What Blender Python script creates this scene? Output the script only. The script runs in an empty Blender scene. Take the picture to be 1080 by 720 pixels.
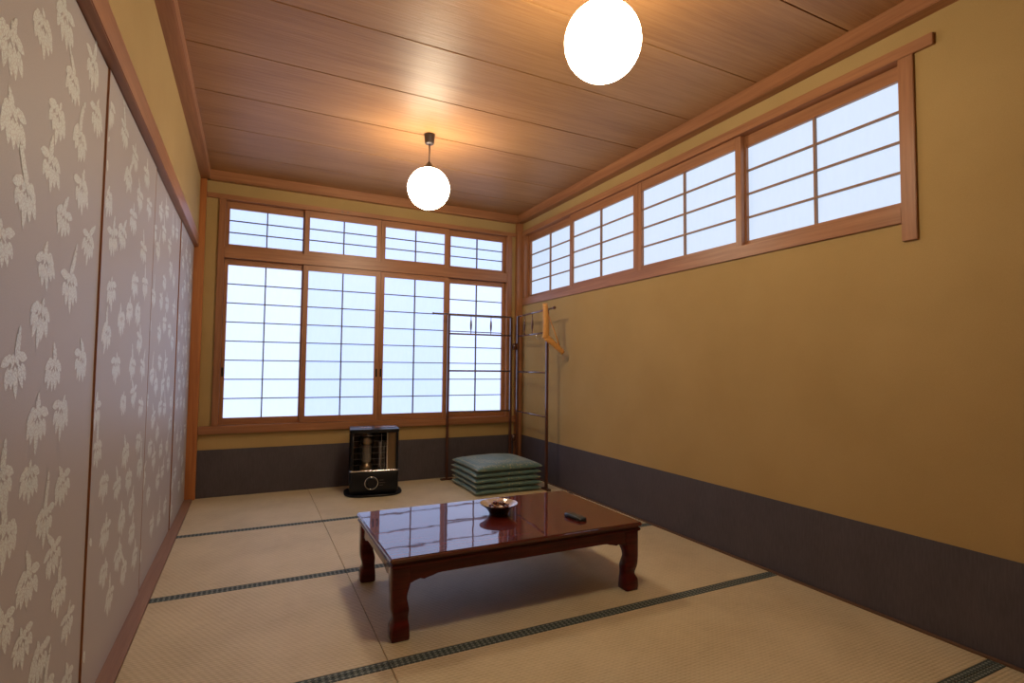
import bpy, bmesh, math, random
import numpy as np
from mathutils import Vector, Matrix

random.seed(7)
C = bpy.context.scene.collection
PI = math.pi

# ------------------------------------------------------------------ materials
def new_mat(name):
    m = bpy.data.materials.new(name)
    m.use_nodes = True
    nt = m.node_tree
    b = nt.nodes['Principled BSDF']
    return m, nt, b

def node(nt, kind, **kw):
    n = nt.nodes.new(kind)
    for k, v in kw.items():
        setattr(n, k, v)
    return n

def coords(nt, scale=(1, 1, 1), kind='Object'):
    tc = node(nt, 'ShaderNodeTexCoord')
    mp = node(nt, 'ShaderNodeMapping')
    mp.inputs['Scale'].default_value = scale
    nt.links.new(tc.outputs[kind], mp.inputs['Vector'])
    return mp.outputs['Vector']

def ramp(nt, fac, stops):
    r = node(nt, 'ShaderNodeValToRGB')
    e = r.color_ramp.elements
    while len(e) < len(stops):
        e.new(0.5)
    for i, (p, c) in enumerate(stops):
        e[i].position = p
        e[i].color = (*c, 1) if len(c) == 3 else c
    nt.links.new(fac, r.inputs['Fac'])
    return r.outputs['Color']

def noise(nt, vec, scale, detail=4, rough=.55, dist=0):
    n = node(nt, 'ShaderNodeTexNoise')
    n.inputs['Scale'].default_value = scale
    n.inputs['Detail'].default_value = detail
    n.inputs['Roughness'].default_value = rough
    n.inputs['Distortion'].default_value = dist
    nt.links.new(vec, n.inputs['Vector'])
    return n.outputs['Fac']

def bump(nt, b, h, strength, distance=.002):
    n = node(nt, 'ShaderNodeBump')
    n.inputs['Strength'].default_value = strength
    n.inputs['Distance'].default_value = distance
    nt.links.new(h, n.inputs['Height'])
    nt.links.new(n.outputs['Normal'], b.inputs['Normal'])

def math_n(nt, op, a, b=None):
    n = node(nt, 'ShaderNodeMath', operation=op)
    for i, v in enumerate((a, b)):
        if v is None:
            continue
        if isinstance(v, (int, float)):
            n.inputs[i].default_value = v
        else:
            nt.links.new(v, n.inputs[i])
    return n.outputs[0]

def mixc(nt, fac, a, b):
    n = node(nt, 'ShaderNodeMix', data_type='RGBA')
    for sock, v in ((n.inputs[0], fac), (n.inputs[6], a), (n.inputs[7], b)):
        if isinstance(v, (int, float)):
            sock.default_value = v
        elif isinstance(v, tuple):
            sock.default_value = (*v, 1)
        else:
            nt.links.new(v, sock)
    return n.outputs[2]

def wood(name, light, dark, axis, rough=.4, fine=60, coat=0, spec=.5, bmp=.15):
    m, nt, b = new_mat(name)
    s = [1, 1, 1]
    s['xyz'.index(axis)] = .045
    v = coords(nt, s)
    n1 = noise(nt, v, fine, 5, .6, .4)
    n2 = noise(nt, v, fine * .18, 3, .5, .8)
    f = math_n(nt, 'ADD', math_n(nt, 'MULTIPLY', n1, .55), math_n(nt, 'MULTIPLY', n2, .45))
    col = ramp(nt, f, [(.32, dark), (.5, tuple((a + c) / 2 for a, c in zip(light, dark))), (.66, light)])
    nt.links.new(col, b.inputs['Base Color'])
    b.inputs['Roughness'].default_value = rough
    b.inputs['Specular IOR Level'].default_value = spec
    b.inputs['Coat Weight'].default_value = coat
    b.inputs['Coat Roughness'].default_value = .05
    bump(nt, b, n1, bmp, .001)
    return m

def plain(name, col, rough=.5, metal=0, spec=.5, coat=0, vary=.0, scale=40):
    m, nt, b = new_mat(name)
    if vary:
        n = noise(nt, coords(nt), scale, 4)
        c = ramp(nt, n, [(.3, tuple(x * (1 - vary) for x in col)), (.7, tuple(x * (1 + vary) for x in col))])
        nt.links.new(c, b.inputs['Base Color'])
    else:
        b.inputs['Base Color'].default_value = (*col, 1)
    b.inputs['Roughness'].default_value = rough
    b.inputs['Metallic'].default_value = metal
    b.inputs['Specular IOR Level'].default_value = spec
    b.inputs['Coat Weight'].default_value = coat
    return m

WL, WD = (.44, .20, .088), (.25, .098, .04)
M = {}
M['wood_x'] = wood('cedar_along_x', WL, WD, 'x')
M['wood_y'] = wood('cedar_along_y', WL, WD, 'y')
M['wood_z'] = wood('cedar_along_z', WL, WD, 'z')
M['sillwood'] = wood('worn_threshold_wood', (.33, .185, .12), (.23, .12, .078), 'y', .5)
M['stripwood'] = wood('brown_floor_strip', (.17, .09, .05), (.11, .055, .03), 'y', .5)
M['post'] = wood('corner_post_wood', (.52, .2, .06), (.30, .09, .025), 'z', .35)
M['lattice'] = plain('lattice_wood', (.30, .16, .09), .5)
M['lattice_back'] = plain('lattice_wood_backlit', (.115, .085, .07), .55)  # dark backlit look of the bars put into the wood colour

def ceiling_mat():
    m, nt, b = new_mat('ceiling_boards')
    v = coords(nt, (.05, 1, 1))
    n1 = noise(nt, v, 55, 6, .62, .25)
    n2 = noise(nt, coords(nt, (.12, 1, 1)), 5, 3, .5, .6)
    # tint of each board
    tc = node(nt, 'ShaderNodeTexCoord')
    sx = node(nt, 'ShaderNodeSeparateXYZ')
    nt.links.new(tc.outputs['Object'], sx.inputs[0])
    idx = math_n(nt, 'FLOOR', math_n(nt, 'DIVIDE', math_n(nt, 'SUBTRACT', sx.outputs['Y'], -1.0), .47))
    wn = node(nt, 'ShaderNodeTexWhiteNoise', noise_dimensions='1D')
    nt.links.new(idx, wn.inputs['W'])
    f = math_n(nt, 'ADD', math_n(nt, 'MULTIPLY', n1, .5), math_n(nt, 'MULTIPLY', n2, .35))
    f = math_n(nt, 'ADD', f, math_n(nt, 'MULTIPLY', wn.outputs['Value'], .15))
    col = ramp(nt, f, [(.3, (.26, .116, .040)), (.5, (.37, .182, .067)), (.7, (.465, .25, .102))])
    nt.links.new(col, b.inputs['Base Color'])
    b.inputs['Roughness'].default_value = .44
    b.inputs['Specular IOR Level'].default_value = .36
    n3 = noise(nt, coords(nt, (.03, 1, 1)), 130, 3, .6)
    bump(nt, b, n3, .55, .004)
    return m
M['ceiling'] = ceiling_mat()

def wall_mat():
    m, nt, b = new_mat('mustard_plaster')
    v = coords(nt)
    n1 = noise(nt, v, 420, 3, .7)
    n2 = noise(nt, v, 2.2, 3)
    f = math_n(nt, 'ADD', math_n(nt, 'MULTIPLY', n1, .5), math_n(nt, 'MULTIPLY', n2, .5))
    col = ramp(nt, f, [(.3, (.385, .255, .098)), (.7, (.475, .33, .14))])
    nt.links.new(col, b.inputs['Base Color'])
    b.inputs['Roughness'].default_value = .85
    b.inputs['Specular IOR Level'].default_value = .25
    bump(nt, b, n1, .25, .002)
    return m
M['wall'] = wall_mat()

def dado_mat():
    m, nt, b = new_mat('dark_wainscot_paper')
    n1 = noise(nt, coords(nt, (1, 1, .12)), 160, 3, .6)
    n2 = noise(nt, coords(nt), 6, 3)
    f = math_n(nt, 'ADD', math_n(nt, 'MULTIPLY', n1, .6), math_n(nt, 'MULTIPLY', n2, .4))
    col = ramp(nt, f, [(.3, (.058, .048, .056)), (.7, (.090, .075, .086))])
    nt.links.new(col, b.inputs['Base Color'])
    b.inputs['Roughness'].default_value = .6
    bump(nt, b, n1, .1, .001)
    return m
M['dado'] = dado_mat()

def tatami_mat_material():
    m, nt, b = new_mat('woven_rush')
    tc = node(nt, 'ShaderNodeTexCoord')
    sx = node(nt, 'ShaderNodeSeparateXYZ')
    nt.links.new(tc.outputs['Object'], sx.inputs[0])
    # ribs run with x, each rib broken into short stitches
    wob = noise(nt, coords(nt, (5, 30, 1)), 2.0, 2)
    yy = math_n(nt, 'ADD', sx.outputs['Y'], math_n(nt, 'MULTIPLY', wob, .0045))
    rib = math_n(nt, 'SINE', math_n(nt, 'MULTIPLY', yy, 2 * PI / .0135))
    stit = math_n(nt, 'SINE', math_n(nt, 'ADD', math_n(nt, 'MULTIPLY', sx.outputs['X'], 2 * PI / .021),
                                     math_n(nt, 'MULTIPLY', math_n(nt, 'FLOOR', math_n(nt, 'DIVIDE', yy, .0135)), 2.1)))
    h = math_n(nt, 'ADD', math_n(nt, 'MULTIPLY', rib, .35), math_n(nt, 'MULTIPLY', stit, .2))
    n1 = noise(nt, coords(nt, (1, 1, 1)), 3.2, 4)
    n2 = noise(nt, coords(nt, (.08, 1, 1)), 260, 3, .7)
    f = math_n(nt, 'ADD', math_n(nt, 'MULTIPLY', h, .22), math_n(nt, 'ADD', math_n(nt, 'MULTIPLY', n1, .55), math_n(nt, 'MULTIPLY', n2, .5)))
    col = ramp(nt, f, [(.25, (.43, .34, .20)), (.52, (.60, .50, .32)), (.8, (.72, .61, .41))])
    nt.links.new(col, b.inputs['Base Color'])
    b.inputs['Roughness'].default_value = .52
    b.inputs['Specular IOR Level'].default_value = .5
    bump(nt, b, h, .6, .002)
    return m
M['rush'] = tatami_mat_material()

def heri_mat():
    m, nt, b = new_mat('brocade_edging')
    tc = node(nt, 'ShaderNodeTexCoord')
    sx = node(nt, 'ShaderNodeSeparateXYZ')
    nt.links.new(tc.outputs['Object'], sx.inputs[0])
    px = math_n(nt, 'ABSOLUTE', math_n(nt, 'SUBTRACT', math_n(nt, 'FRACT', math_n(nt, 'DIVIDE', sx.outputs['X'], .02)), .5))
    py = math_n(nt, 'ABSOLUTE', math_n(nt, 'SUBTRACT', math_n(nt, 'FRACT', math_n(nt, 'DIVIDE', sx.outputs['Y'], .0135)), .5))
    d = math_n(nt, 'ADD', px, py)
    f = math_n(nt, 'LESS_THAN', d, .36)
    f2 = math_n(nt, 'LESS_THAN', d, .14)
    f = math_n(nt, 'SUBTRACT', f, math_n(nt, 'MULTIPLY', f2, .7))
    col = mixc(nt, f, (.05, .07, .066), (.29, .32, .28))
    nt.links.new(col, b.inputs['Base Color'])
    b.inputs['Roughness'].default_value = .7
    return m
M['heri'] = heri_mat()

def fusuma_mats():
    m, nt, b = new_mat('mauve_grey_paper')
    n1 = noise(nt, coords(nt, (1, 1, 1)), 350, 3, .6)
    col = ramp(nt, n1, [(.3, (.40, .352, .33)), (.7, (.455, .405, .38))])
    nt.links.new(col, b.inputs['Base Color'])
    b.inputs['Roughness'].default_value = .52
    b.inputs['Specular IOR Level'].default_value = .4
    m2, nt, b = new_mat('pearl_printed_blossom')
    v = coords(nt)
    vo = node(nt, 'ShaderNodeTexVoronoi', feature='DISTANCE_TO_EDGE')
    vo.inputs['Scale'].default_value = 130
    nt.links.new(v, vo.inputs['Vector'])
    f = ramp(nt, vo.outputs['Distance'], [(.0, (0, 0, 0)), (.13, (1, 1, 1))])
    col = mixc(nt, f, (.52, .48, .45), (.68, .72, .67))
    nt.links.new(col, b.inputs['Base Color'])
    b.inputs['Roughness'].default_value = .45
    return m, m2
M['fusuma'], M['blossom'] = fusuma_mats()

def paper_mat(name, col, strength):
    m, nt, b = new_mat(name)
    n1 = noise(nt, coords(nt, (1, 1, .25)), 45, 4, .6)
    c = ramp(nt, n1, [(.3, tuple(x * .965 for x in col)), (.7, col)])
    b.inputs['Base Color'].default_value = (.22, .22, .21, 1)
    b.inputs['Roughness'].default_value = .8
    b.inputs['Specular IOR Level'].default_value = .2
    nt.links.new(c, b.inputs['Emission Color'])
    b.inputs['Emission Strength'].default_value = strength
    return m
M['paper_outer'] = paper_mat('daylit_paper_single', (.50, .615, .96), 1.45)
M['paper_inner'] = paper_mat('daylit_paper_double', (.46, .605, 1.0), 1.28)
M['paper_side'] = paper_mat('daylit_paper_side', (.55, .69, .90), .95)

def globe_mat():
    m, nt, b = new_mat('glowing_opal_glass')
    b.inputs['Base Color'].default_value = (.9, .88, .84, 1)
    b.inputs['Emission Color'].default_value = (1, .84, .60, 1)
    b.inputs['Emission Strength'].default_value = 38
    b.inputs['Roughness'].default_value = .15
    return m
M['globe'] = globe_mat()

def lacquer(name, ior, light, dark):
    m, nt, b = new_mat(name)
    v = coords(nt, (.06, 1, 1))
    n1 = noise(nt, v, 45, 5, .6, .5)
    col = ramp(nt, n1, [(.3, dark), (.7, light)])
    nt.links.new(col, b.inputs['Base Color'])
    b.inputs['Roughness'].default_value = .4
    b.inputs['Specular IOR Level'].default_value = .06
    b.inputs['Coat Weight'].default_value = 1
    b.inputs['Coat Roughness'].default_value = .025
    b.inputs['Coat IOR'].default_value = ior
    w = noise(nt, coords(nt), 7, 2)
    n = node(nt, 'ShaderNodeBump')
    n.inputs['Strength'].default_value = .05
    n.inputs['Distance'].default_value = .006
    nt.links.new(w, n.inputs['Height'])
    nt.links.new(n.outputs['Normal'], b.inputs['Coat Normal'])
    return m
M['lacquer'] = lacquer('red_brown_lacquer', 1.33, (.115, .0085, .006), (.048, .004, .003))
M['lacquer_top'] = lacquer('polished_lacquer_top', 1.66, (.125, .015, .008), (.065, .007, .004))
M['stain'] = wood('dark_stained_wood', (.12, .045, .028), (.06, .022, .014), 'z', .3, coat=.4)
M['rod'] = plain('lacquered_rod', (.17, .11, .095), .25, coat=.6)
M['hanger'] = wood('pale_hanger_wood', (.75, .40, .13), (.58, .27, .07), 'z', .35)
M['steel'] = plain('polished_steel', (.75, .75, .76), .2, 1)
M['black'] = plain('black_enamel', (.008, .008, .010), .3, spec=.3)
M['blackmatte'] = plain('black_cavity', (.010, .009, .009), .5)
M['brass'] = plain('brassy_reflector', (.27, .20, .125), .35, 1)
M['reflector'] = plain('dark_steel_reflector', (.22, .20, .18), .25, 1)
M['burner'] = plain('burner_mantle', (.20, .165, .13), .5, .3)
M['wire'] = plain('guard_wire', (.16, .14, .13), .35, 1)
M['brown_plastic'] = plain('brown_plastic', (.035, .022, .018), .4)
M['cord'] = plain('brown_cord', (.10, .055, .035), .6)
M['remote'] = plain('charcoal_plastic', (.022, .026, .030), .35)
M['remoteface'] = plain('slate_face', (.035, .052, .066), .25)
M['bowl'] = plain('dark_glazed_bowl', (.025, .012, .012), .08, coat=1)
M['bowlin'] = plain('tan_bowl_inside', (.50, .38, .31), .12, coat=.8)
M['sweet_red'] = plain('dark_red_wrapper', (.10, .016, .010), .2, coat=.6)
M['sweet_tan'] = plain('amber_wrapper', (.50, .25, .12), .2, coat=.6)
M['fingerpull'] = plain('dark_metal_pull', (.02, .018, .018), .4, .6)

def cushion_mat():
    m, nt, b = new_mat('zabuton_cloth')
    v = coords(nt)
    vo = node(nt, 'ShaderNodeTexVoronoi', feature='F1')
    vo.inputs['Scale'].default_value = 48
    vo.inputs['Randomness'].default_value = .35
    nt.links.new(v, vo.inputs['Vector'])
    f = ramp(nt, vo.outputs['Distance'], [(.30, (1, 1, 1)), (.42, (0, 0, 0))])
    col = mixc(nt, f, (.095, .185, .175), (.33, .34, .21))
    nt.links.new(col, b.inputs['Base Color'])
    b.inputs['Roughness'].default_value = .55
    b.inputs['Sheen Weight'].default_value = .3
    n1 = noise(nt, v, 18, 3)
    bump(nt, b, n1, .3, .01)
    return m
M['zabuton'] = cushion_mat()

# ------------------------------------------------------------------ mesh helpers
class MB:
    """collects faces for one mesh"""
    def __init__(self):
        self.bm = bmesh.new()
    def box(self, x0, x1, y0, y1, z0, z1, mi=0):
        vs = [self.bm.verts.new((x, y, z)) for x in (x0, x1) for y in (y0, y1) for z in (z0, z1)]
        for q in ((0, 1, 3, 2), (4, 6, 7, 5), (0, 4, 5, 1), (2, 3, 7, 6), (0, 2, 6, 4), (1, 5, 7, 3)):
            f = self.bm.faces.new([vs[i] for i in q])
            f.material_index = mi
        return self
    def rings(self, rings, closed=True, cap=True, mi=0, smooth=True):
        vr = [[self.bm.verts.new(p) for p in r] for r in rings]
        n = len(rings[0])
        for a, b in zip(vr, vr[1:]):
            for i in range(n if closed else n - 1):
                j = (i + 1) % n
                f = self.bm.faces.new((a[i], a[j], b[j], b[i]))
                f.material_index = mi
                f.smooth = smooth
        if cap:
            for r in (vr[0], vr[-1]):
                f = self.bm.faces.new(r)
                f.material_index = mi
        return self
    def tube(self, pts, rad, n=10, mi=0):
        pts = [Vector(p) for p in pts]
        if not isinstance(rad, (list, tuple)):
            rad = [rad] * len(pts)
        rs = []
        ref = None
        for i, p in enumerate(pts):
            d = (pts[min(i + 1, len(pts) - 1)] - pts[max(i - 1, 0)]).normalized()
            if ref is None:
                ref = Vector((0, 0, 1)) if abs(d.z) < .9 else Vector((1, 0, 0))
            s = d.cross(ref).normalized()
            ref = s.cross(d).normalized()
            rs.append([p + (s * math.cos(2 * PI * k / n) + ref * math.sin(2 * PI * k / n)) * rad[i] for k in range(n)])
        return self.rings(rs, mi=mi)
    def lathe(self, prof, n=32, c=(0, 0, 0), cap=True, mi=0, sx=1, sy=1):
        rs = [[(c[0] + r * sx * math.cos(2 * PI * k / n), c[1] + r * sy * math.sin(2 * PI * k / n), c[2] + z) for k in range(n)] for r, z in prof]
        return self.rings(rs, cap=cap, mi=mi)
    def prism(self, poly, axis, a, b, mi=0):
        """poly = list of 2-d points, extruded along an axis"""
        def mk(p, t):
            return {'x': (t, p[0], p[1]), 'y': (p[0], t, p[1]), 'z': (p[0], p[1], t)}[axis]
        A = [self.bm.verts.new(mk(p, a)) for p in poly]
        B = [self.bm.verts.new(mk(p, b)) for p in poly]
        n = len(poly)
        for i in range(n):
            j = (i + 1) % n
            self.bm.faces.new((A[i], A[j], B[j], B[i])).material_index = mi
        self.bm.faces.new(A).material_index = mi
        self.bm.faces.new(B).material_index = mi
        return self
    def obj(self, name, mats, parent=None, bevel=0, loc=None, segs=2, recalc=True, kind=None):
        bm = self.bm
        if recalc:
            bmesh.ops.recalc_face_normals(bm, faces=bm.faces)
        if bevel:
            es = [e for e in bm.edges if len(e.link_faces) == 2 and e.calc_face_angle(0) > .6]
            bmesh.ops.bevel(bm, geom=es, offset=bevel, segments=segs, affect='EDGES', clamp_overlap=True)
        me = bpy.data.meshes.new(name)
        bm.to_mesh(me)
        bm.free()
        for m in (mats if isinstance(mats, (list, tuple)) else [mats]):
            me.materials.append(m)
        o = bpy.data.objects.new(name, me)
        C.objects.link(o)
        if parent:
            o.parent = parent
        if loc:
            o.location = loc
        if kind:
            o['kind'] = kind
        return o

def thing(name, label, cat, loc=(0, 0, 0), rz=0, group=None):
    o = bpy.data.objects.new(name, None)
    C.objects.link(o)
    o.empty_display_size = .1
    o.location = loc
    o.rotation_euler = (0, 0, rz)
    tag(o, label, cat, group)
    return o

def tag(o, label, cat, group=None):
    o['label'] = label
    o['category'] = cat
    if group:
        o['group'] = group
    return o

def copy_tree(o, parent=None):
    c = o.copy()
    C.objects.link(c)
    if parent:
        c.parent = parent
    for ch in list(o.children):
        copy_tree(ch, c)
    return c

def struct(name, mb, mats, label, bevel=0):
    o = mb.obj(name, mats, bevel=bevel, kind='structure')
    o['label'] = label
    o['category'] = name.split('_')[0]
    return o

# ------------------------------------------------------------------ room
XL, XR, YB, YF, H = -.378, 2.378, 4.646, -1.0, 2.49
XF = -.405            # face of the sliding doors
T = .12

b = MB().box(-.6, XR + T, YF - T, YB + T, -.16, -.03)
struct('floor', b, M['sillwood'], 'wooden subfloor below the rush mats')

# ceiling: wide boards running across, thin dark gaps
b = MB()
b.box(-.6, XR + T, YF - T, YB + T, H + .012, H + .08)
ys = [4.67 - .47 * k for k in range(14)]
for k, y in enumerate(ys):
    y1, y0 = min(y, YB + T), y - .47 + .0065
    if y == ys[0]:
        b.box(-.58, XR + .1, y + .0065, YB + T, H, H + .014)
    b.box(-.58, XR + .1, max(y0, YF - T), y1, H, H + .014)
struct('ceiling', b, M['ceiling'], 'glossy reddish brown ceiling of wide wooden boards', .0008)

# back wall round its window opening
OX0, OX1, OZ0, OZ1 = -.235, 2.26, .50, 2.31
b = MB()
b.box(-.6, OX0, YB, YB + T, -.1, H + .05)
b.box(OX1, XR + T, YB, YB + T, -.1, H + .05)
b.box(OX0, OX1, YB, YB + T, -.1, OZ0)
b.box(OX0, OX1, YB, YB + T, OZ1, H + .05)
struct('wall_back', b, M['wall'], 'mustard plaster wall at the far end with the big shoji window')
RY0, RY1, RZ0, RZ1 = 1.19, 4.58, 1.64, 2.315
b = MB()
b.box(XR, XR + T, YF - T, RY0, -.1, H + .05)
b.box(XR, XR + T, RY1, YB, -.1, H + .05)
b.box(XR, XR + T, RY0, RY1, -.1, RZ0)
b.box(XR, XR + T, RY0, RY1, RZ1, H + .05)
struct('wall_right', b, M['wall'], 'long mustard plaster wall under the high window strip')
b = MB()
b.box(-.6, XL, YF - T, YB, 1.96, H + .05)
b.box(-.6, -.445, YF - T, YB, -.1, 1.96)
struct('wall_left', b, M['wall'], 'mustard plaster strip above the patterned sliding doors')
b = MB().box(-.6, XR + T, YF - T, YF, -.1, H + .05)
struct('wall_front', b, M['wall'], 'mustard plaster wall behind the camera')

# dark paper along the foot of the walls
b = MB().box(-.335, 2.31, YB - .004, YB + .01, 0, .357)
struct('baseboard_back', b, M['dado'], 'dark purple grey band along the foot of the far wall')
b = MB().box(XR - .004, XR + .01, YF, YB - .005, 0, .357)
struct('baseboard_right', b, M['dado'], 'dark purple grey band along the foot of the right wall')

# cornice, kamoi, threshold
cz = 2.417
b = MB().box(XL - .01, XL + .066, YF, YB, cz, H + .01)
struct('trim_1', b, M['wood_y'], 'ceiling cornice on the left wall', .004)
b = MB().box(XL, XR, YB - .05, YB + .01, cz, H + .01)
struct('trim_2', b, M['wood_x'], 'ceiling cornice on the far wall', .004)
b = MB().box(XR - .066, XR + .01, YF, YB, cz, H + .01)
struct('trim_3', b, M['wood_y'], 'ceiling cornice on the right wall', .004)
b = MB()
b.box(-.445, -.374, YF, YB - .046, 1.888, 1.985)
b.box(-.445, -.41, YF, YB - .046, 1.878, 1.89)
struct('trim_4', b, M['wood_y'], 'grooved head rail over the patterned sliding doors', .003)
b = MB().box(-.445, -.352, YF, YB, -.03, .008)
struct('trim_5', b, M['sillwood'], 'worn wooden threshold under the patterned sliding doors', .002)
b = MB().box(-.43, -.335, YB - .045, YB, 0, cz)
struct('trim_6', b, M['post'], 'slim bright wooden post in the far left corner', .003)
b = MB().box(2.312, XR - .002, YB - .048, YB, 0, cz)
struct('trim_7', b, M['wood_z'], 'slim wooden post in the far right corner', .003)
b = MB().box(XR - .022, XR - .0041, YF, YB - .05, -.03, .006)
struct('trim_8', b, M['stripwood'], 'thin wooden floor strip along the right wall', .001)

# ------------------------------------------------------------------ window frames
w1 = bpy.data.objects.new('window_1', None); C.objects.link(w1)
w1['kind'] = 'structure'; w1['label'] = 'fixed wooden frame of the big far window'; w1['category'] = 'window'
MB().box(-.335, 2.312, YB - .022, YB + .09, 2.285, 2.322).obj('head_rail', M['wood_x'], w1, .002)
MB().box(-.249, -.203, YB - .016, YB + .09, .537, 2.285).obj('jamb', M['wood_z'], w1, .002)
MB().box(2.222, 2.272, YB - .016, YB + .09, .537, 2.285).obj('jamb', M['wood_z'], w1, .002)
MB().box(-.203, 2.222, YB - .010, YB + .09, 1.831, 1.915).obj('transom', M['wood_x'], w1, .002)
MB().box(-.335, 2.312, YB - .034, YB + .09, .477, .537).obj('sill', M['wood_x'], w1, .003)
b = MB(); b.box(.655, .672, YB - .0225, YB - .0215, 2.294, 2.313); b.box(.700, .717, YB - .0225, YB - .0215, 2.294, 2.313)
b.obj('wooden_plug', M['sillwood'], w1)

w2 = bpy.data.objects.new('window_2', None); C.objects.link(w2)
w2['kind'] = 'structure'; w2['label'] = 'fixed wooden frame of the high window strip'; w2['category'] = 'window'
MB().box(XR - .018, XR + .09, 1.092, 4.598, 2.29, 2.338).obj('head_rail', M['wood_y'], w2, .002)
MB().box(XR - .014, XR + .09, 1.165, 1.221, 1.532, 2.29).obj('jamb', M['wood_z'], w2, .002)
MB().box(XR - .014, XR + .09, 4.548, 4.598, 1.675, 2.29).obj('jamb', M['wood_z'], w2, .002)
MB().box(XR - .012, XR + .09, 1.221, 4.598, 1.609, 1.675).obj('sill', M['wood_y'], w2, .002)

# ------------------------------------------------------------------ shoji screens
def shoji(wall, label, group, f0, f1, p0, p1, z0, z1, pz0, pz1, cols, rows, depth, pmat, pulls=()):
    """f = frame extent, p = paper extent along the wall, depth = centre plane of the frame"""
    lo, hi = min(f0, f1), max(f0, f1)
    a, c = min(p0, p1), max(p0, p1)
    mid = (lo + hi) / 2
    loc = (mid, depth, z0) if wall == 'back' else (depth, mid, z0)
    t = thing('shoji_screen', label, 'shoji screen', loc, 0, group)
    z1, pz0, pz1 = z1 - z0, pz0 - z0, pz1 - z0
    lo, hi, a, c = lo - mid, hi - mid, a - mid, c - mid
    def bx(mb, u0, u1, n0, n1, za, zb):
        if wall == 'back':
            mb.box(u0, u1, n0, n1, za, zb)
        else:
            mb.box(n0, n1, u0, u1, za, zb)
    along = M['wood_x'] if wall == 'back' else M['wood_y']
    g = .0008
    m = MB(); bx(m, lo + g, a, -.014, .014, g, z1 - g); m.obj('stile', M['wood_z'], t, .0015)
    m = MB(); bx(m, c, hi - g, -.014, .014, g, z1 - g); m.obj('stile', M['wood_z'], t, .0015)
    m = MB(); bx(m, a, c, -.013, .013, g, pz0); m.obj('bottom_rail', along, t, .0015)
    m = MB(); bx(m, a, c, -.013, .013, pz1, z1 - g); m.obj('top_rail', along, t, .0015)
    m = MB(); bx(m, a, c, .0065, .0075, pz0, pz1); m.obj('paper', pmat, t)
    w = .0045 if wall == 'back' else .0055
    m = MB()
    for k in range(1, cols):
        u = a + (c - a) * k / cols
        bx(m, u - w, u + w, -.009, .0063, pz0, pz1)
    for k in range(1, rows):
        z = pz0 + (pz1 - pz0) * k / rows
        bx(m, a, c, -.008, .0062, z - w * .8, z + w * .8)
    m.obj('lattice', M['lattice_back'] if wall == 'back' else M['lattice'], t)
    for u, z in pulls:
        m = MB(); bx(m, u - mid - .007, u - mid + .007, -.0155, -.013, z - z0 - .035, z - z0 + .035)
        m.obj('finger_pull', M['fingerpull'], t, .002)
    return t

yi, yo = YB + .018, YB + .05
PO, PI_, PS = M['paper_outer'], M['paper_inner'], M['paper_side']
gl, gu, gs = 'tall lower shoji screens of the far window', 'short upper shoji screens of the far window', 'shoji screens of the high side window'
lowers = [(-.203, .398, -.176, .362, yo, PO, [(-.19, .945)], 'tall lower shoji screen at the left end of the far window'),
          (.372, 1.001, .412, .963, yi, PI_, [(.983, .945)], 'tall lower shoji screen second from left, behind the black heater'),
          (1.001, 1.628, 1.039, 1.588, yi, PI_, [(1.02, .945)], 'tall lower shoji screen third from left, between heater and clothes rack'),
          (1.60, 2.222, 1.655, 2.193, yo, PO, [], 'tall lower shoji screen at the right end, seen through the clothes rack')]
for f0, f1, p0, p1, d, pm, pulls, lab in lowers:
    shoji('back', lab, gl, f0, f1, p0, p1, .537, 1.831, .59, 1.784, 2, 8, d, pm, pulls)
ulab = ['short upper shoji screen at the far left above the transom', 'short upper shoji screen second from left above the transom',
        'short upper shoji screen third from left, behind the small far lamp', 'short upper shoji screen next to the far right corner']
for (f0, f1, p0, p1, d, pm, pulls, _), lab in zip(lowers, ulab):
    shoji('back', lab, gu, f0, f1, p0, p1, 1.915, 2.285, 1.948, 2.23, 2, 3, d, M['paper_inner'])
xi, xo = XR + .016, XR + .046
for f0, f1, p0, p1, d, lab in [
        (4.548, 3.742, 4.51, 3.782, xo, 'high side shoji screen in the far corner, smallest looking of its row'),
        (3.758, 2.887, 3.718, 2.931, xi, 'high side shoji screen second from the far corner'),
        (2.887, 2.017, 2.842, 2.057, xi, 'high side shoji screen third from the far corner'),
        (2.045, 1.196, 2.009, 1.232, xo, 'high side shoji screen nearest the camera, largest looking of its row')]:
    shoji('right', lab, gs, f0, f1, p0, p1, 1.675, 2.29, 1.706, 2.226, 2, 4, d, PS)

# ------------------------------------------------------------------ patterned sliding doors
spots = [(1.242, 1.573), (1.398, 1.689), (1.529, 1.787), (1.607, 1.678), (1.768, 1.801), (1.273, 1.446), (1.512, 1.551), (1.829, 1.69),
         (1.683, 1.566), (1.486, 1.431), (1.351, 1.329), (1.721, 1.447), (1.588, 1.34), (1.254, 1.215), (1.587, 1.305 - .06), (1.806, 1.327),
         (1.489, 1.212), (1.661, 1.221 - .03), (1.276, 1.116), (1.466, 1.096), (1.712, 1.107), (1.347, 0.989), (1.57, 0.981), (1.79, 1.003),
         (1.482, 0.872), (1.642, 0.879), (1.709, 0.795), (1.31, 0.775), (1.455, 0.756), (1.684, 0.758 - .06), (1.779, 0.666), (1.347, 0.665),
         (1.565, 0.643), (1.64, 0.541), (1.477, 0.534), (1.7, 0.43), (1.787, 0.324), (1.468, 0.415), (1.576, 0.33), (1.36, .49), (1.3, .33),
         (1.64, .22), (1.8, .16), (1.45, .2), (1.33, .14), (1.55, .1), (1.73, .07)]

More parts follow.
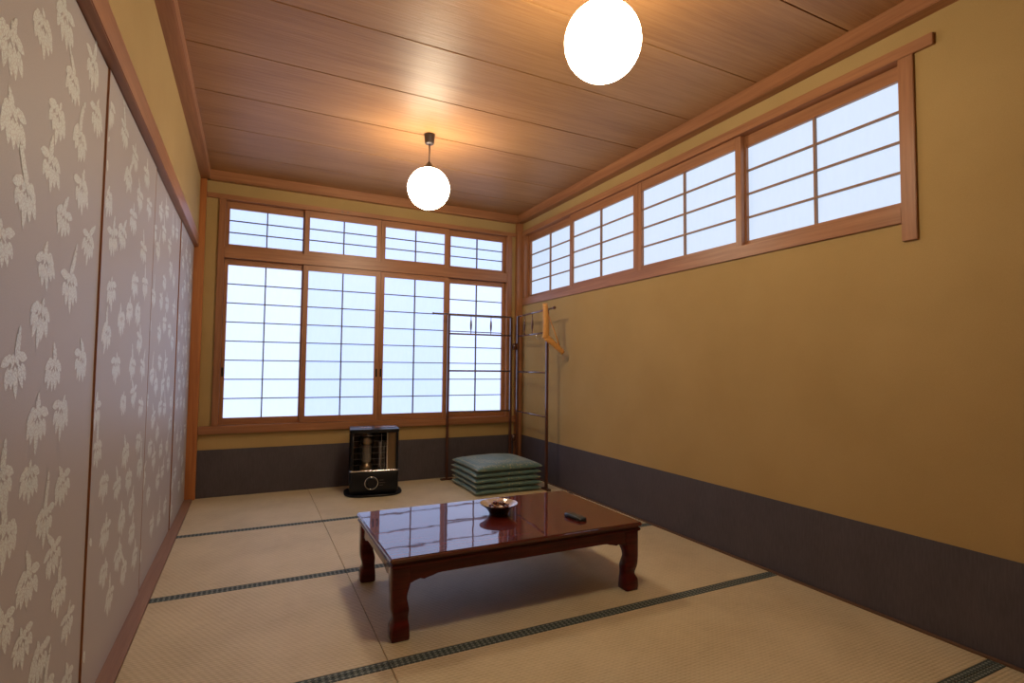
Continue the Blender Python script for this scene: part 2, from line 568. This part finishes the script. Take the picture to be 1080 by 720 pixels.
def petal(mb, cx, cz, ang, ln, wd, x, mid, wide=1.28, pts=9):
    """pointed petal starting at (cx, cz), running along ang"""
    d = (math.cos(ang), math.sin(ang)); s = (-d[1], d[0])
    left, right = [], []
    for i in range(1, pts - 1):
        t = i / (pts - 1)
        w = wd * (math.sin(PI * t ** .8) ** .75) * .5
        left.append((cx + d[0] * ln * t + s[0] * w, cz + d[1] * ln * t + s[1] * w))
        right.append((cx + d[0] * ln * t - s[0] * w, cz + d[1] * ln * t - s[1] * w))
    poly = [(cx, cz)] + left + [(cx + d[0] * ln, cz + d[1] * ln)] + right[::-1]
    vs = [mb.bm.verts.new((x, mid + (p[0] - mid) * wide, p[1])) for p in poly]
    f = mb.bm.faces.new(vs)
    f.material_index = 1
    f.normal_update()
    if f.normal.x < 0:
        f.normal_flip()

def blossom(mb, y, z, s, lean, x, rnd, lim):
    def P(u, v):
        c, sn = math.cos(lean), math.sin(lean)
        return y + (u * c - v * sn) * s, z + (u * sn + v * c) * s
    k = [0]
    def pt(u, v, ang, ln, wd):
        yy, zz = P(u, v)
        ends = [y + (q - y) * 1.28 for q in (yy, yy + math.cos(ang + lean) * ln * s)]
        if lim[0] + .012 < min(ends) and max(ends) < lim[1] - .012:
            k[0] += 1
            petal(mb, yy, zz, ang + lean, ln * s, wd * s, x + .00002 * k[0], y)
    D = -PI / 2
    # broad hanging leaves, the middle one longest
    for off, ln, a in ((-.034, .052, -.34), (-.018, .066, -.14), (0, .084, .0), (.018, .066, .14), (.034, .052, .34)):
        pt(off, .012, D + a + rnd.uniform(-.09, .09), ln * rnd.uniform(.82, 1.15), .025)
    for off, ln, a in ((-.026, .034, -.8), (-.009, .036, -.25), (.009, .036, .25), (.026, .034, .8)):
        pt(off * .7, .042, D + a, ln, .022)
    # side leaves, spreading and drooping
    pt(-.020, .034, PI + rnd.choice((.75, .5, .1)) + rnd.uniform(-.2, .2), .050, .027)
    pt(.020, .034, -rnd.choice((.75, .5, .1)) + rnd.uniform(-.2, .2), .046, .027)
    # short sprig of small leaves
    a = PI / 2 + rnd.uniform(-.6, .6)
    u, v = rnd.uniform(-.012, .012), .036
    n = rnd.choice((0, 0, 1, 2, 3, 5))
    for i in range(n):
        ln = .027 - .002 * i
        pt(u, v, a + .4, ln, .015); pt(u, v, a - .4, ln, .015)
        u += math.cos(a) * .017; v += math.sin(a) * .017
        a += rnd.uniform(-.2, .2)
    pt(u, v, a, .028, .015)

def fusuma(y0, y1, face, label, seed):
    rnd = random.Random(seed)
    t = thing('fusuma_door', label, 'sliding door', (face, (y0 + y1) / 2, .009), 0, 'patterned sliding doors on the left wall')
    half = (y1 - y0) / 2
    hgt = 1.888 - .009 - .003
    mb = MB().box(-.018, 0, -half + .003, half - .003, 0, hgt)
    taken = []
    for k in (0, 1):
        for (sy, sz) in spots:
            u = (sy - 1.228) + .61 * k
            if seed > 1:
                u = .61 * (k + 1) - (sy - 1.228) if seed % 2 == 0 else u
            z = sz - .009
            if k == 1 or seed > 1:
                z += (.33 * seed + .41 * k)
                z = (z - .05) % 1.78 + .05
            yy = (half - .003) - .095 - u + rnd.uniform(-.015, .015) if True else 0
            if seed == 1 and k == 0:
                yy = sy - (y0 + y1) / 2
                z = sz - .009
            elif seed == 1:
                yy = sy - .61 - (y0 + y1) / 2
            if any(math.hypot((yy - a) * 1.0, z - c) < (.108 if seed == 1 else .122) for a, c in taken):
                continue
            taken.append((yy, z))
            if -half - .05 < yy < half + .05 and .09 < z < hgt - .075:
                blossom(mb, yy, z, rnd.uniform(.72, .86), rnd.uniform(-.22, .22), .0004, rnd, (-half + .005, half - .005))
    mb.obj('panel', [M['fusuma'], M['blossom']], t, recalc=False)
    for s in (-1, 1):
        a, c = (half - .003, half - .001) if s > 0 else (-half + .0005, -half + .003)
        MB().box(-.018, .0012, a, c, 0, hgt).obj('edge_strip', M['wood_z'], t)
    return t
fusuma(1.01, 1.927, -.407, 'patterned sliding door nearest the camera at the left edge', 1)
fusuma(1.927, 2.823, -.403, 'patterned sliding door second from the camera', 2)
fusuma(2.823, 3.80, -.407, 'patterned sliding door third from the camera', 3)
fusuma(3.80, 4.598, -.403, 'patterned sliding door farthest away, beside the corner post', 4)

# ------------------------------------------------------------------ tatami mats
XJ = .454
rows = [(3.667, YB - .002), (2.736, 3.667), (1.83, 2.736), (.951, 1.83), (.04, .951)]
rlab = [('along the far wall', 'under the black heater'), ('in the second row from the far wall', 'in the second row, just behind the low table'),
        ('in the third row, left of the low table', 'lying under the low table'), ('in the fourth row, left front', 'in front of the low table'),
        ('in the nearest row, by the doors', 'in the bottom right corner of the picture')]
mlab = [('half-size tatami mat by the doors along the far wall', 'long tatami mat along the far wall, under heater and cushions'),
        ('half-size tatami mat by the doors, second row from the far wall', 'long tatami mat just behind the low table'),
        ('half-size tatami mat left of the low table, third row', 'long tatami mat lying under the low table'),
        ('half-size tatami mat at the bottom left of the floor', 'long tatami mat in front of the low table'),
        ('half-size tatami mat below the bottom edge of the picture', 'long tatami mat showing only in the bottom right corner')]
for r, (y0, y1) in enumerate(rows):
    for c, (x0, x1) in enumerate(((-.352, XJ), (XJ, XR - .022))):
        t = thing('tatami_mat', mlab[r][c], 'tatami mat', ((x0 + x1) / 2, (y0 + y1) / 2, -.03), 0, 'tatami mats')
        hx, hy, g, hw = (x1 - x0) / 2, (y1 - y0) / 2, .0012, .024
        far = hy - g - (0 if r == 0 else hw)
        MB().box(-hx + g, hx - g, -hy + g + hw, far, 0, .03).obj('rush_cover', M['rush'], t, .0015)
        MB().box(-hx + g, hx - g, -hy + g, -hy + g + hw, 0, .0306).obj('cloth_edging', M['heri'], t, .001)
        if r > 0:
            MB().box(-hx + g, hx - g, far, hy - g, 0, .0306).obj('cloth_edging', M['heri'], t, .001)

# ------------------------------------------------------------------ pendant lamps
def pendant(x, y, label):
    t = thing('pendant_lamp', label, 'lamp', (x, y, H), 0, 'white globe pendant lamps')
    zc = 2.1385 - H
    R = .1325
    MB().lathe([(.0, 0), (.036, 0), (.034, -.01), (.030, -.055), (.026, -.062), (.0, -.062)], 24, cap=False).obj('ceiling_cap', M['brown_plastic'], t)
    MB().tube([(0, 0, -.06), (.001, 0, -.1), (0, 0, zc + R + .02)], .0045, 8).obj('cord', M['cord'], t)
    MB().lathe([(.0, zc + R + .035), (.012, zc + R + .035), (.02, zc + R + .02), (.052, zc + R - .006), (.055, zc + R - .018), (0, zc + R - .018)], 24, cap=False).obj('added_uplight_cap', M['brown_plastic'], t)  # unseen cap on the globe, added to cut light reaching the ceiling
    prof = [(R * math.sin(a), zc + R * math.cos(a)) for a in np.linspace(math.asin(.05 / R), PI - .02, 20)]
    MB().lathe(prof, 36).obj('globe', M['globe'], t)
    return t
pendant(.99, 3.24, 'white glowing globe pendant lamp farther away, near the far window')
pendant(1.068, 1.479, 'white glowing globe pendant lamp nearest, cut by the top edge')

# ------------------------------------------------------------------ low table
def low_table():
    x0, x1, y0, y1, zt = .478, 1.633, 1.945, 2.633, .304
    cx, cy = (x0 + x1) / 2, (y0 + y1) / 2
    hx, hy = (x1 - x0) / 2, (y1 - y0) / 2
    t = thing('low_table', 'low red-brown lacquered table with curved legs and glossy top', 'table', (cx, cy, .001))
    MB().box(-hx, hx, -hy, hy, zt - .019, zt).obj('table_top', M['lacquer_top'], t, .006, segs=3)
    MB().box(-hx + .013, hx - .013, -hy + .013, hy - .013, zt - .026, zt - .019).obj('groove', M['lacquer'], t)
    MB().box(-hx + .005, hx - .005, -hy + .005, hy - .005, zt - .040, zt - .026).obj('molding', M['lacquer'], t, .004)
    # aprons with an ogee lower edge
    zb = zt - .040
    def edge(L):
        pts = []
        n = 60
        for i in range(n + 1):
            u = -L + 2 * L * i / n
            d = L - abs(u)           # distance from the leg
            if d < .02: z = zb - .062
            elif d < .055: z = zb - .062 + .012 * math.sin((d - .02) / .035 * PI / 2)
            elif d < .085: z = zb - .050 - .005 * math.sin((d - .055) / .03 * PI)
            elif d < .13: z = zb - .050 + .010 * (1 - math.cos((d - .085) / .045 * PI)) / 2
            else: z = zb - .040
            pts.append((u, z))
        return pts
    for s in (-1, 1):
        L = hx - .065
        e = edge(L)
        yy = s * (hy - .030)
        MB().prism(e + [(L, zb), (-L, zb)], 'y', yy - .011, yy + .011).obj('apron', M['lacquer'], t)
    for s in (-1, 1):
        L = hy - .065
        e = edge(L)
        xx = s * (hx - .030)
        MB().prism(e + [(L, zb), (-L, zb)], 'x', xx - .011, xx + .011).obj('apron', M['lacquer'], t)
    # cabriole legs
    zk = [0, .012, .03, .048, .056, .068, .085, .105, .125, .15, .17, .19, .22, zb]
    ok = [.004, .002, .002, .003, .007, .014, .011, .005, .003, .002, .002, .002, .002, .002]
    ik = [.070, .071, .070, .069, .068, .067, .067, .068, .064, .058, .061, .068, .074, .074]
    zs = np.linspace(0, zb, 46)
    def sm(v):
        a = np.interp(zs, zk, v)
        return np.convolve(np.pad(a, 1, mode='edge'), [.25, .5, .25], 'valid')
    O, I = sm(ok), sm(ik)
    base_o = .010
    for sx in (-1, 1):
        for sy in (-1, 1):
            rings = []
            for z, o, i in zip(zs, O, I):
                c = .006
                q = [(o + c, o), (i - c, o), (i, o + c), (i, i - c), (i - c, i), (o + c, i), (o, i - c), (o, o + c)]
                rings.append([(sx * (hx - base_o - p[0]), sy * (hy - base_o - p[1]), z) for p in q])
            MB().rings(rings, smooth=True).obj('leg', M['lacquer'], t)
    return t
low_table()

# ------------------------------------------------------------------ bowl of sweets, remote
bx, by, bz = 1.088, 2.335, .305
t = thing('bowl', 'dark glossy flared bowl of small sweets on the low table', 'bowl', (bx, by, bz))
MB().lathe([(0, 0), (.040, 0), (.046, .004), (.048, .010), (.058, .026), (.078, .042), (.091, .0495), (.0925, .052), (.0905, .0525)], 40, cap=False).obj('outer_shell', M['bowl'], t)
MB().lathe([(.0905, .0525), (.074, .044), (.052, .026), (.034, .018), (0, .016)], 40, cap=False).obj('inner_glaze', M['bowlin'], t)
def sweet(x, y, z, rz, mat, lab, s=1):
    o = MB()
    prof = [(0, -.017), (.006, -.015), (.010, -.008), (.0115, 0), (.010, .008), (.006, .015), (0, .017)]
    rs = [[(zz, r * math.cos(2 * PI * k / 12), r * .8 * math.sin(2 * PI * k / 12)) for k in range(12)] for r, zz in prof[1:-1]]
    o.rings(rs)
    # twisted wrapper ends
    for e in (-1, 1):
        o.prism([(e * .014, -.003), (e * .025, -.009), (e * .025, .009), (e * .014, .003)], 'z', -.001, .001)
    ob = o.obj('wrapped_sweet', mat)
    ob.location = (x, y, z); ob.rotation_euler = (random.uniform(-.3, .3), random.uniform(-.25, .25), rz); ob.scale = (s, s, s)
    tag(ob, lab, 'sweet', 'wrapped sweets in the bowl')
for k in range(6):
    a = k * 2 * PI / 6 + .4
    red = k % 3 != 1
    sweet(bx + .038 * math.cos(a), by + .038 * math.sin(a), bz + .036, a + PI / 2, M['sweet_red' if red else 'sweet_tan'],
          'dark red wrapped sweet in the bottom layer of the bowl' if red else 'amber wrapped sweet in the bottom layer of the bowl')
for k in range(3):
    a = k * 2 * PI / 3 + 1.0
    sweet(bx + .019 * math.cos(a), by + .019 * math.sin(a), bz + .053, a + .9, M['sweet_tan' if k == 0 else 'sweet_red'],
          'amber wrapped sweet on top of the heap in the bowl' if k == 0 else 'dark red wrapped sweet on top of the heap in the bowl')

t = thing('remote_control', 'small dark remote control lying on the low table', 'remote control', (1.379, 2.118, .305), math.radians(99))
t.scale = (.86, .95, .9)
rs = []
for u, w, h in [(-.068, .018, .010), (-.064, .022, .016), (-.03, .0225, .019), (.03, .0215, .021), (.062, .020, .019), (.067, .016, .011)]:
    rs.append([(u, -w, .0), (u, w, .0), (u, w, h - .004), (u, w - .005, h), (u, -w + .005, h), (u, -w, h - .004)])
MB().rings(rs).obj('case', M['remote'], t)
rs = []
for u, w, h in [(-.060, .015, .0168), (-.03, .0165, .0197), (.03, .0160, .0216), (.058, .0145, .0200)]:
    rs.append([(u, -w, h - .002), (u, w, h - .002), (u, w, h), (u, -w, h)])
MB().rings(rs, smooth=False).obj('face_plate', M['remoteface'], t)

# ------------------------------------------------------------------ floor cushions
def zabuton_mesh(dome=0):
    n = 36
    hx, hy, th = .292, .285, .0225
    mb = MB()
    def pos(i, j, s):
        u, v = -1 + 2 * i / n, -1 + 2 * j / n
        # crowd the samples toward the rim
        u, v = math.sin(u * PI / 2), math.sin(v * PI / 2)
        e = max(0, (1 - abs(u) ** 9)) * max(0, (1 - abs(v) ** 9))
        h = th * (e ** .40) * (1 - .10 * u ** 2 * v ** 2)
        if s > 0 and dome:
            h += dome * (max(0, 1 - u * u) * max(0, 1 - v * v)) ** .7
        pull = 1 - .035 * (1 - v * v) * (u * u)
        pully = 1 - .035 * (1 - u * u) * (v * v)
        wr = .0016 * math.sin(9 * u + 4 * v) * math.sin(7 * v - 3 * u) * e
        return (u * hx * pull, v * hy * pully, th + s * h + wr * (s > 0))
    grid = {}
    for s in (-1, 1):
        for i in range(n + 1):
            for j in range(n + 1):
                edge = i in (0, n) or j in (0, n)
                if edge and s == 1:
                    grid[(s, i, j)] = grid[(-1, i, j)]
                else:
                    grid[(s, i, j)] = mb.bm.verts.new(pos(i, j, s))
        for i in range(n):
            for j in range(n):
                q = [grid[(s, i, j)], grid[(s, i + 1, j)], grid[(s, i + 1, j + 1)], grid[(s, i, j + 1)]]
                f = mb.bm.faces.new(q); f.smooth = True
    return mb
clab = ['patterned green floor cushion at the bottom of the stack', 'patterned green floor cushion second from the bottom of the stack',
        'patterned green floor cushion in the middle of the stack', 'patterned green floor cushion second from the top of the stack',
        'patterned green floor cushion on top of the stack, its face open to the window']
c0 = zabuton_mesh().obj('floor_cushion', M['zabuton'])
rnd = random.Random(3)
for k in range(5):
    if k == 4:
        o = zabuton_mesh(.034).obj('floor_cushion', M['zabuton'])
    else:
        o = c0 if k == 0 else c0.copy()
        if k:
            C.objects.link(o)
    o.location = (1.893 + rnd.uniform(-.006, .006), 4.132 + rnd.uniform(-.006, .006), .0006 + .0436 * k)
    o.rotation_euler = (0, 0, rnd.uniform(-.02, .02))
    tag(o, clab[k], 'cushion', 'stacked floor cushions')

# ------------------------------------------------------------------ folding clothes rack
def rack():
    A, B = Vector((1.597, 4.535, 0)), Vector((2.205, 4.500, 0))
    D, E = Vector((2.262, 4.470, 0)), Vector((2.216, 3.838, 0))
    t = thing('clothes_rack', 'dark folding wooden clothes rack standing in the corner by the window', 'clothes rack', (2.235, 4.485, 0))
    o = t.location.copy()
    A, B, D, E = A - o, B - o, D - o, E - o
    tops = {0: 1.478, 1: 1.478, 2: 1.49, 3: 1.49}
    for i, p in enumerate((A, B, D, E)):
        r = .0105
        MB().box(p.x - r, p.x + r, p.y - r, p.y + r, .012, tops[i] - .004).obj('post', M['stain'], t, .002)
    Z = lambda v, z: Vector((v.x, v.y, z))
    def rail(p, q, z0, z1, ext=0, rad=.0078, start=0):
        d = (q - p).normalized()
        a = Z(p, z0) - d * start
        c = Z(q, z1) + d * ext
        MB().tube([a, c], rad, 10).obj('rail', M['rod'], t)
    rail(B, A, 1.478, 1.478, .15, .008)
    rail(D, E, 1.484, 1.492, .125, .008)
    for z in (1.302, .968, .600):
        rail(B, A, z, z)
        rail(D, E, z - .004, z - .004)
    # rail end caps
    d = (E - D).normalized()
    MB().tube([Z(E, 1.492) + d * .115, Z(E, 1.492) + d * .135], .0125, 12).obj('end_knob', M['stain'], t)
    d = (A - B).normalized()
    MB().tube([Z(A, 1.478) + d * .14, Z(A, 1.478) + d * .152], .0105, 12).obj('end_knob', M['stain'], t)
    for p, q, fr in ((B, A, (.335, .655)), (D, E, (.25, .52))):
        for f in fr:
            c = p.lerp(q, f)
            prof = [(.003, 1.304), (.0035, 1.33), (.008, 1.355), (.0095, 1.385), (.008, 1.415), (.0035, 1.44), (.003, 1.478)]
            MB().lathe([(r, z) for r, z in prof], 12, (c.x, c.y, 0)).obj('spindle', M['stain'], t)
    # feet
    for p, dx, dy in ((A, .055, .018), (B, .03, .018), (D, .018, .03), (E, .018, .055)):
        MB().box(p.x - dx, p.x + dx, p.y - dy if p is not D else p.y - .012, p.y + dy if p is not B else p.y + dy, .0008, .016).obj('foot', M['stain'], t, .003)
    for z in (.35, 1.2):
        MB().tube([Z(B.lerp(D, .5), z - .03), Z(B.lerp(D, .5), z + .03)], .018, 12).obj('hinge', M['stain'], t)
    return t
rack()

# ------------------------------------------------------------------ coat hanger slung over the rail end
def hanger():
    y = 3.742
    t = thing('coat_hanger', 'pale wooden coat hanger slung over the rail end of the clothes rack', 'coat hanger', (2.235, y, 1.49))
    L = lambda x, z, dy=0: Vector((x - 2.235, dy, z - 1.49))
    A, P, Q = L(2.139, 1.527), L(2.150, 1.245), L(2.312, 1.128)
    def arm(a, c, w0, w1, bow):
        d = (c - a).normalized()
        s = Vector((d.z, 0, -d.x))
        rs = []
        for i in range(13):
            f = i / 12
            p = a.lerp(c, f) + s * bow * math.sin(PI * f)
            w = (w0 + (w1 - w0) * f) * .5
            h = .0175 - .004 * abs(2 * f - 1)
            ring = []
            for k in range(12):
                an = 2 * PI * k / 12
                ring.append(p + s * (w * math.cos(an)) + Vector((0, 1, 0)) * (h * math.sin(an)))
            rs.append(ring)
        return rs
    m = MB()
    m.rings(arm(P + Vector((0, 0, -.004)), A, .062, .044, .004))
    m.rings(arm(P + Vector((-.004, 0, .008)), Q, .056, .042, -.004))
    m.obj('arms', M['hanger'], t)
    a = A.lerp(P, .12); c = Q.lerp(P, .08)
    MB().tube([a + Vector((.004, .002, 0)), c], .0055, 10).obj('trouser_bar', M['hanger'], t)
    # hook leaving the apex toward the left
    pts = [P + Vector((-.01, 0, .0))]
    base = P + Vector((-.055, -.012, .012))
    pts.append(P + Vector((-.03, -.006, .004)))
    for k in range(10):
        an = -.6 - k * .42
        pts.append(base + Vector((-.022 + .022 * math.cos(an), 0, .0 + .022 * math.sin(an))))
    MB().tube(pts, .0022, 8).obj('hook', M['steel'], t)
    return t
hanger()

# ------------------------------------------------------------------ paraffin heater
def heater():
    x0, x1, yf, yb, h = .706, 1.076, 4.205, 4.455, .512
    cx, cy = (x0 + x1) / 2, (yf + yb) / 2
    t = thing('paraffin_heater', 'black paraffin heater with guarded burner window and round dial', 'heater', (cx + .018, cy, 0), math.radians(-8))
    hx, hy = (x1 - x0) / 2, (yb - yf) / 2
    def rr(ax, ay, r, z, n=8):
        out = []
        for qx, qy, a0 in ((1, 1, 0), (-1, 1, PI / 2), (-1, -1, PI), (1, -1, 1.5 * PI)):
            for k in range(n + 1):
                a = a0 + PI / 2 * k / n
                out.append((qx * (ax - r) + r * math.cos(a), qy * (ay - r) + r * math.sin(a), z))
        return out
    # drip tray
    MB().rings([rr(.205, .16, .12, .0005), rr(.218, .172, .13, .004), rr(.222, .176, .13, .014), rr(.216, .17, .13, .016), rr(.205, .16, .12, .010)]).obj('drip_tray', M['black'], t)
    # lower body
    MB().rings([rr(hx - .012, hy - .012, .022, .010), rr(hx - .004, hy - .004, .022, .03), rr(hx, hy, .022, .05), rr(hx, hy, .022, .178), rr(hx - .004, hy - .004, .022, .184)]).obj('fuel_tank', M['black'], t)
    MB().rings([rr(hx + .002, hy + .002, .022, .186), rr(hx + .002, hy + .002, .022, .196)]).obj('chrome_strip', M['steel'], t)
    # hood: back, sides, top, all one shell round the open front
    m = MB()
    z0, z1 = .197, .486
    wall = .012
    outer, inner = [], []
    for k in range(9):
        a = PI + PI / 2 * k / 8          # front-left corner sweep is open
    path_o = [(-hx, -hy + .03)] + [(-hx + .022 - .022 * math.cos(a), hy - .022 + .022 * math.sin(a)) for a in np.linspace(0, PI / 2, 8)] \
        + [(hx - .022 + .022 * math.sin(a), hy - .022 + .022 * math.cos(a)) for a in np.linspace(0, PI / 2, 8)] + [(hx, -hy + .03)]
    path_o = [(-hx + .012, -hy)] + [(-hx + .006, -hy + .008)] + path_o + [(hx - .006, -hy + .008), (hx - .012, -hy)]
    def scaled(p, d):
        return (max(-hx + d, min(hx - d, p[0] * (1 - d / hx))), p[1] * (1 - d / hy) if p[1] > 0 else p[1])
    path_i = [scaled(p, wall) for p in path_o]
    loop = path_o + path_i[::-1]
    m.rings([[(p[0], p[1], z0) for p in loop], [(p[0], p[1], z1) for p in loop]], smooth=False)
    m.obj('hood', M['black'], t)
    MB().rings([rr(hx, hy, .022, .486), rr(hx + .002, hy + .002, .022, .488), rr(hx + .002, hy + .002, .022, .509), rr(hx, hy, .022, .512)]).obj('top_plate', M['black'], t)
    b2 = MB(); b2.rings([rr(.085, .022, .03, .5121), rr(.083, .048, .03, .5150)]);
    o = b2.obj('water_tray', M['steel'], t); o.location = (.085, .02, 0)
    MB().box(-.11, -.02, -.03, .05, .5121, .5145).obj('top_grille', M['steel'], t, .001)
    # curved reflector behind the burner
    m = MB()
    rx, ry = .135, .19
    bx_ = -.055
    prof = [(bx_ + rx * math.cos(a), -.105 + ry * math.sin(a)) for a in np.linspace(.05, PI - .05, 20)]
    m.rings([[(p[0], p[1], .20) for p in prof], [(p[0], p[1], .475) for p in prof]], closed=False, cap=False)
    m.obj('reflector', M['reflector'], t)
    # burner
    MB().lathe([(.0, .198), (.050, .198), (.050, .215), (.040, .222), (.036, .245), (.0, .245)], 28, (bx_, -.01, 0), cap=False).obj('burner_base', M['brass'], t)
    MB().lathe([(.034, .245), (.036, .25), (.036, .375), (.034, .38)], 28, (bx_, -.01, 0)).obj('burner_tube', M['burner'], t)
    MB().lathe([(.034, .381), (.048, .386), (.048, .432), (.040, .440)], 28, (bx_, -.01, 0)).obj('burner_cap', M['brass'], t)
    # second, darker upright beside it
    MB().lathe([(.030, .198), (.030, .212), (.026, .218), (.026, .40), (.020, .41)], 24, (.055, -.01, 0)).obj('heat_column', M['reflector'], t)
    # guard bars
    m = MB()
    for z in (.24, .285, .33, .375, .42, .462):
        m.tube([(-hx + .02, -hy + .004, z), (.088, -hy + .004, z)], .0013, 6)
    for x in (-.16, -.055, .05):
        m.tube([(x, -hy + .004, .198), (x, -hy + .004, .48)], .0016, 6)
    m.obj('guard_wires', M['wire'], t)
    # right hand column: bright strip and brassy plate
    MB().box(.090, .100, -hy + .002, .06, .198, .481).obj('divider', M['steel'], t, .001)
    MB().box(.101, hx - .016, -hy + .022, -hy + .026, .198, .481).obj('side_plate', M['brass'], t, .001)
    # dial on the front of the tank, in a thin ring
    m = MB()
    m.rings([[(-.02 + r * math.cos(2 * PI * k / 32), yy, .098 + r * math.sin(2 * PI * k / 32)) for k in range(32)]
             for r, yy in ((.051, -hy - .0005), (.051, -hy - .003), (.0455, -hy - .003), (.0455, -hy - .0005))], cap=False)
    m.obj('dial_ring', M['steel'], t)
    m = MB()
    m.rings([[(-.02 + r * math.cos(2 * PI * k / 28), yy, .098 + r * math.sin(2 * PI * k / 28)) for k in range(28)]
             for r, yy in ((.038, -hy + .001), (.038, -hy - .012), (.033, -hy - .016))])
    d = m.obj('dial', M['black'], t)
    m = MB()
    for dx, z, w in ((.058, .118, .034), (.058, .098, .046), (.06, .08, .026)):
        m.box(dx - .02 + .0, dx - .02 + w, -hy - .0006, -hy + .0002, z - .0015, z + .0015)
    m.obj('panel_marks', M['wire'], t)
    return t
heater()

# ------------------------------------------------------------------ world, camera
w = bpy.data.worlds.new('World'); bpy.context.scene.world = w
w.use_nodes = True
bg = w.node_tree.nodes['Background']
sky = w.node_tree.nodes.new('ShaderNodeTexSky')
sky.sky_type = 'HOSEK_WILKIE'
w.node_tree.links.new(sky.outputs['Color'], bg.inputs['Color'])
bg.inputs['Strength'].default_value = .6

f, yaw, pitch, roll = 560.4, math.radians(26.21), math.radians(2.79), math.radians(.60)
F = Vector((math.sin(yaw) * math.cos(pitch), math.cos(yaw) * math.cos(pitch), math.sin(pitch)))
Rt = Vector((math.cos(yaw), -math.sin(yaw), 0)); Up = Rt.cross(F)
cr, sr = math.cos(roll), math.sin(roll)
R2, U2 = cr * Rt + sr * Up, -sr * Rt + cr * Up
cam = bpy.data.cameras.new('camera')
co = bpy.data.objects.new('camera', cam); C.objects.link(co)
mw = Matrix.Identity(4)
for i in range(3):
    mw[i][0], mw[i][1], mw[i][2] = R2[i], U2[i], -F[i]
mw[2][3] = 1.004
co.matrix_world = mw
cam.sensor_fit = 'HORIZONTAL'; cam.sensor_width = 36; cam.lens = f / 1080 * 36
cam.clip_start = .02
sc = bpy.context.scene
sc.camera = co
sc.view_settings.view_transform = 'Standard'
sc.view_settings.look = 'None'
sc.view_settings.gamma = 1
sc.view_settings.use_curve_mapping = False
sc.view_settings.exposure = .17
sc.cycles.use_denoising = True
sc.cycles.max_bounces = 12
sc.cycles.diffuse_bounces = 8
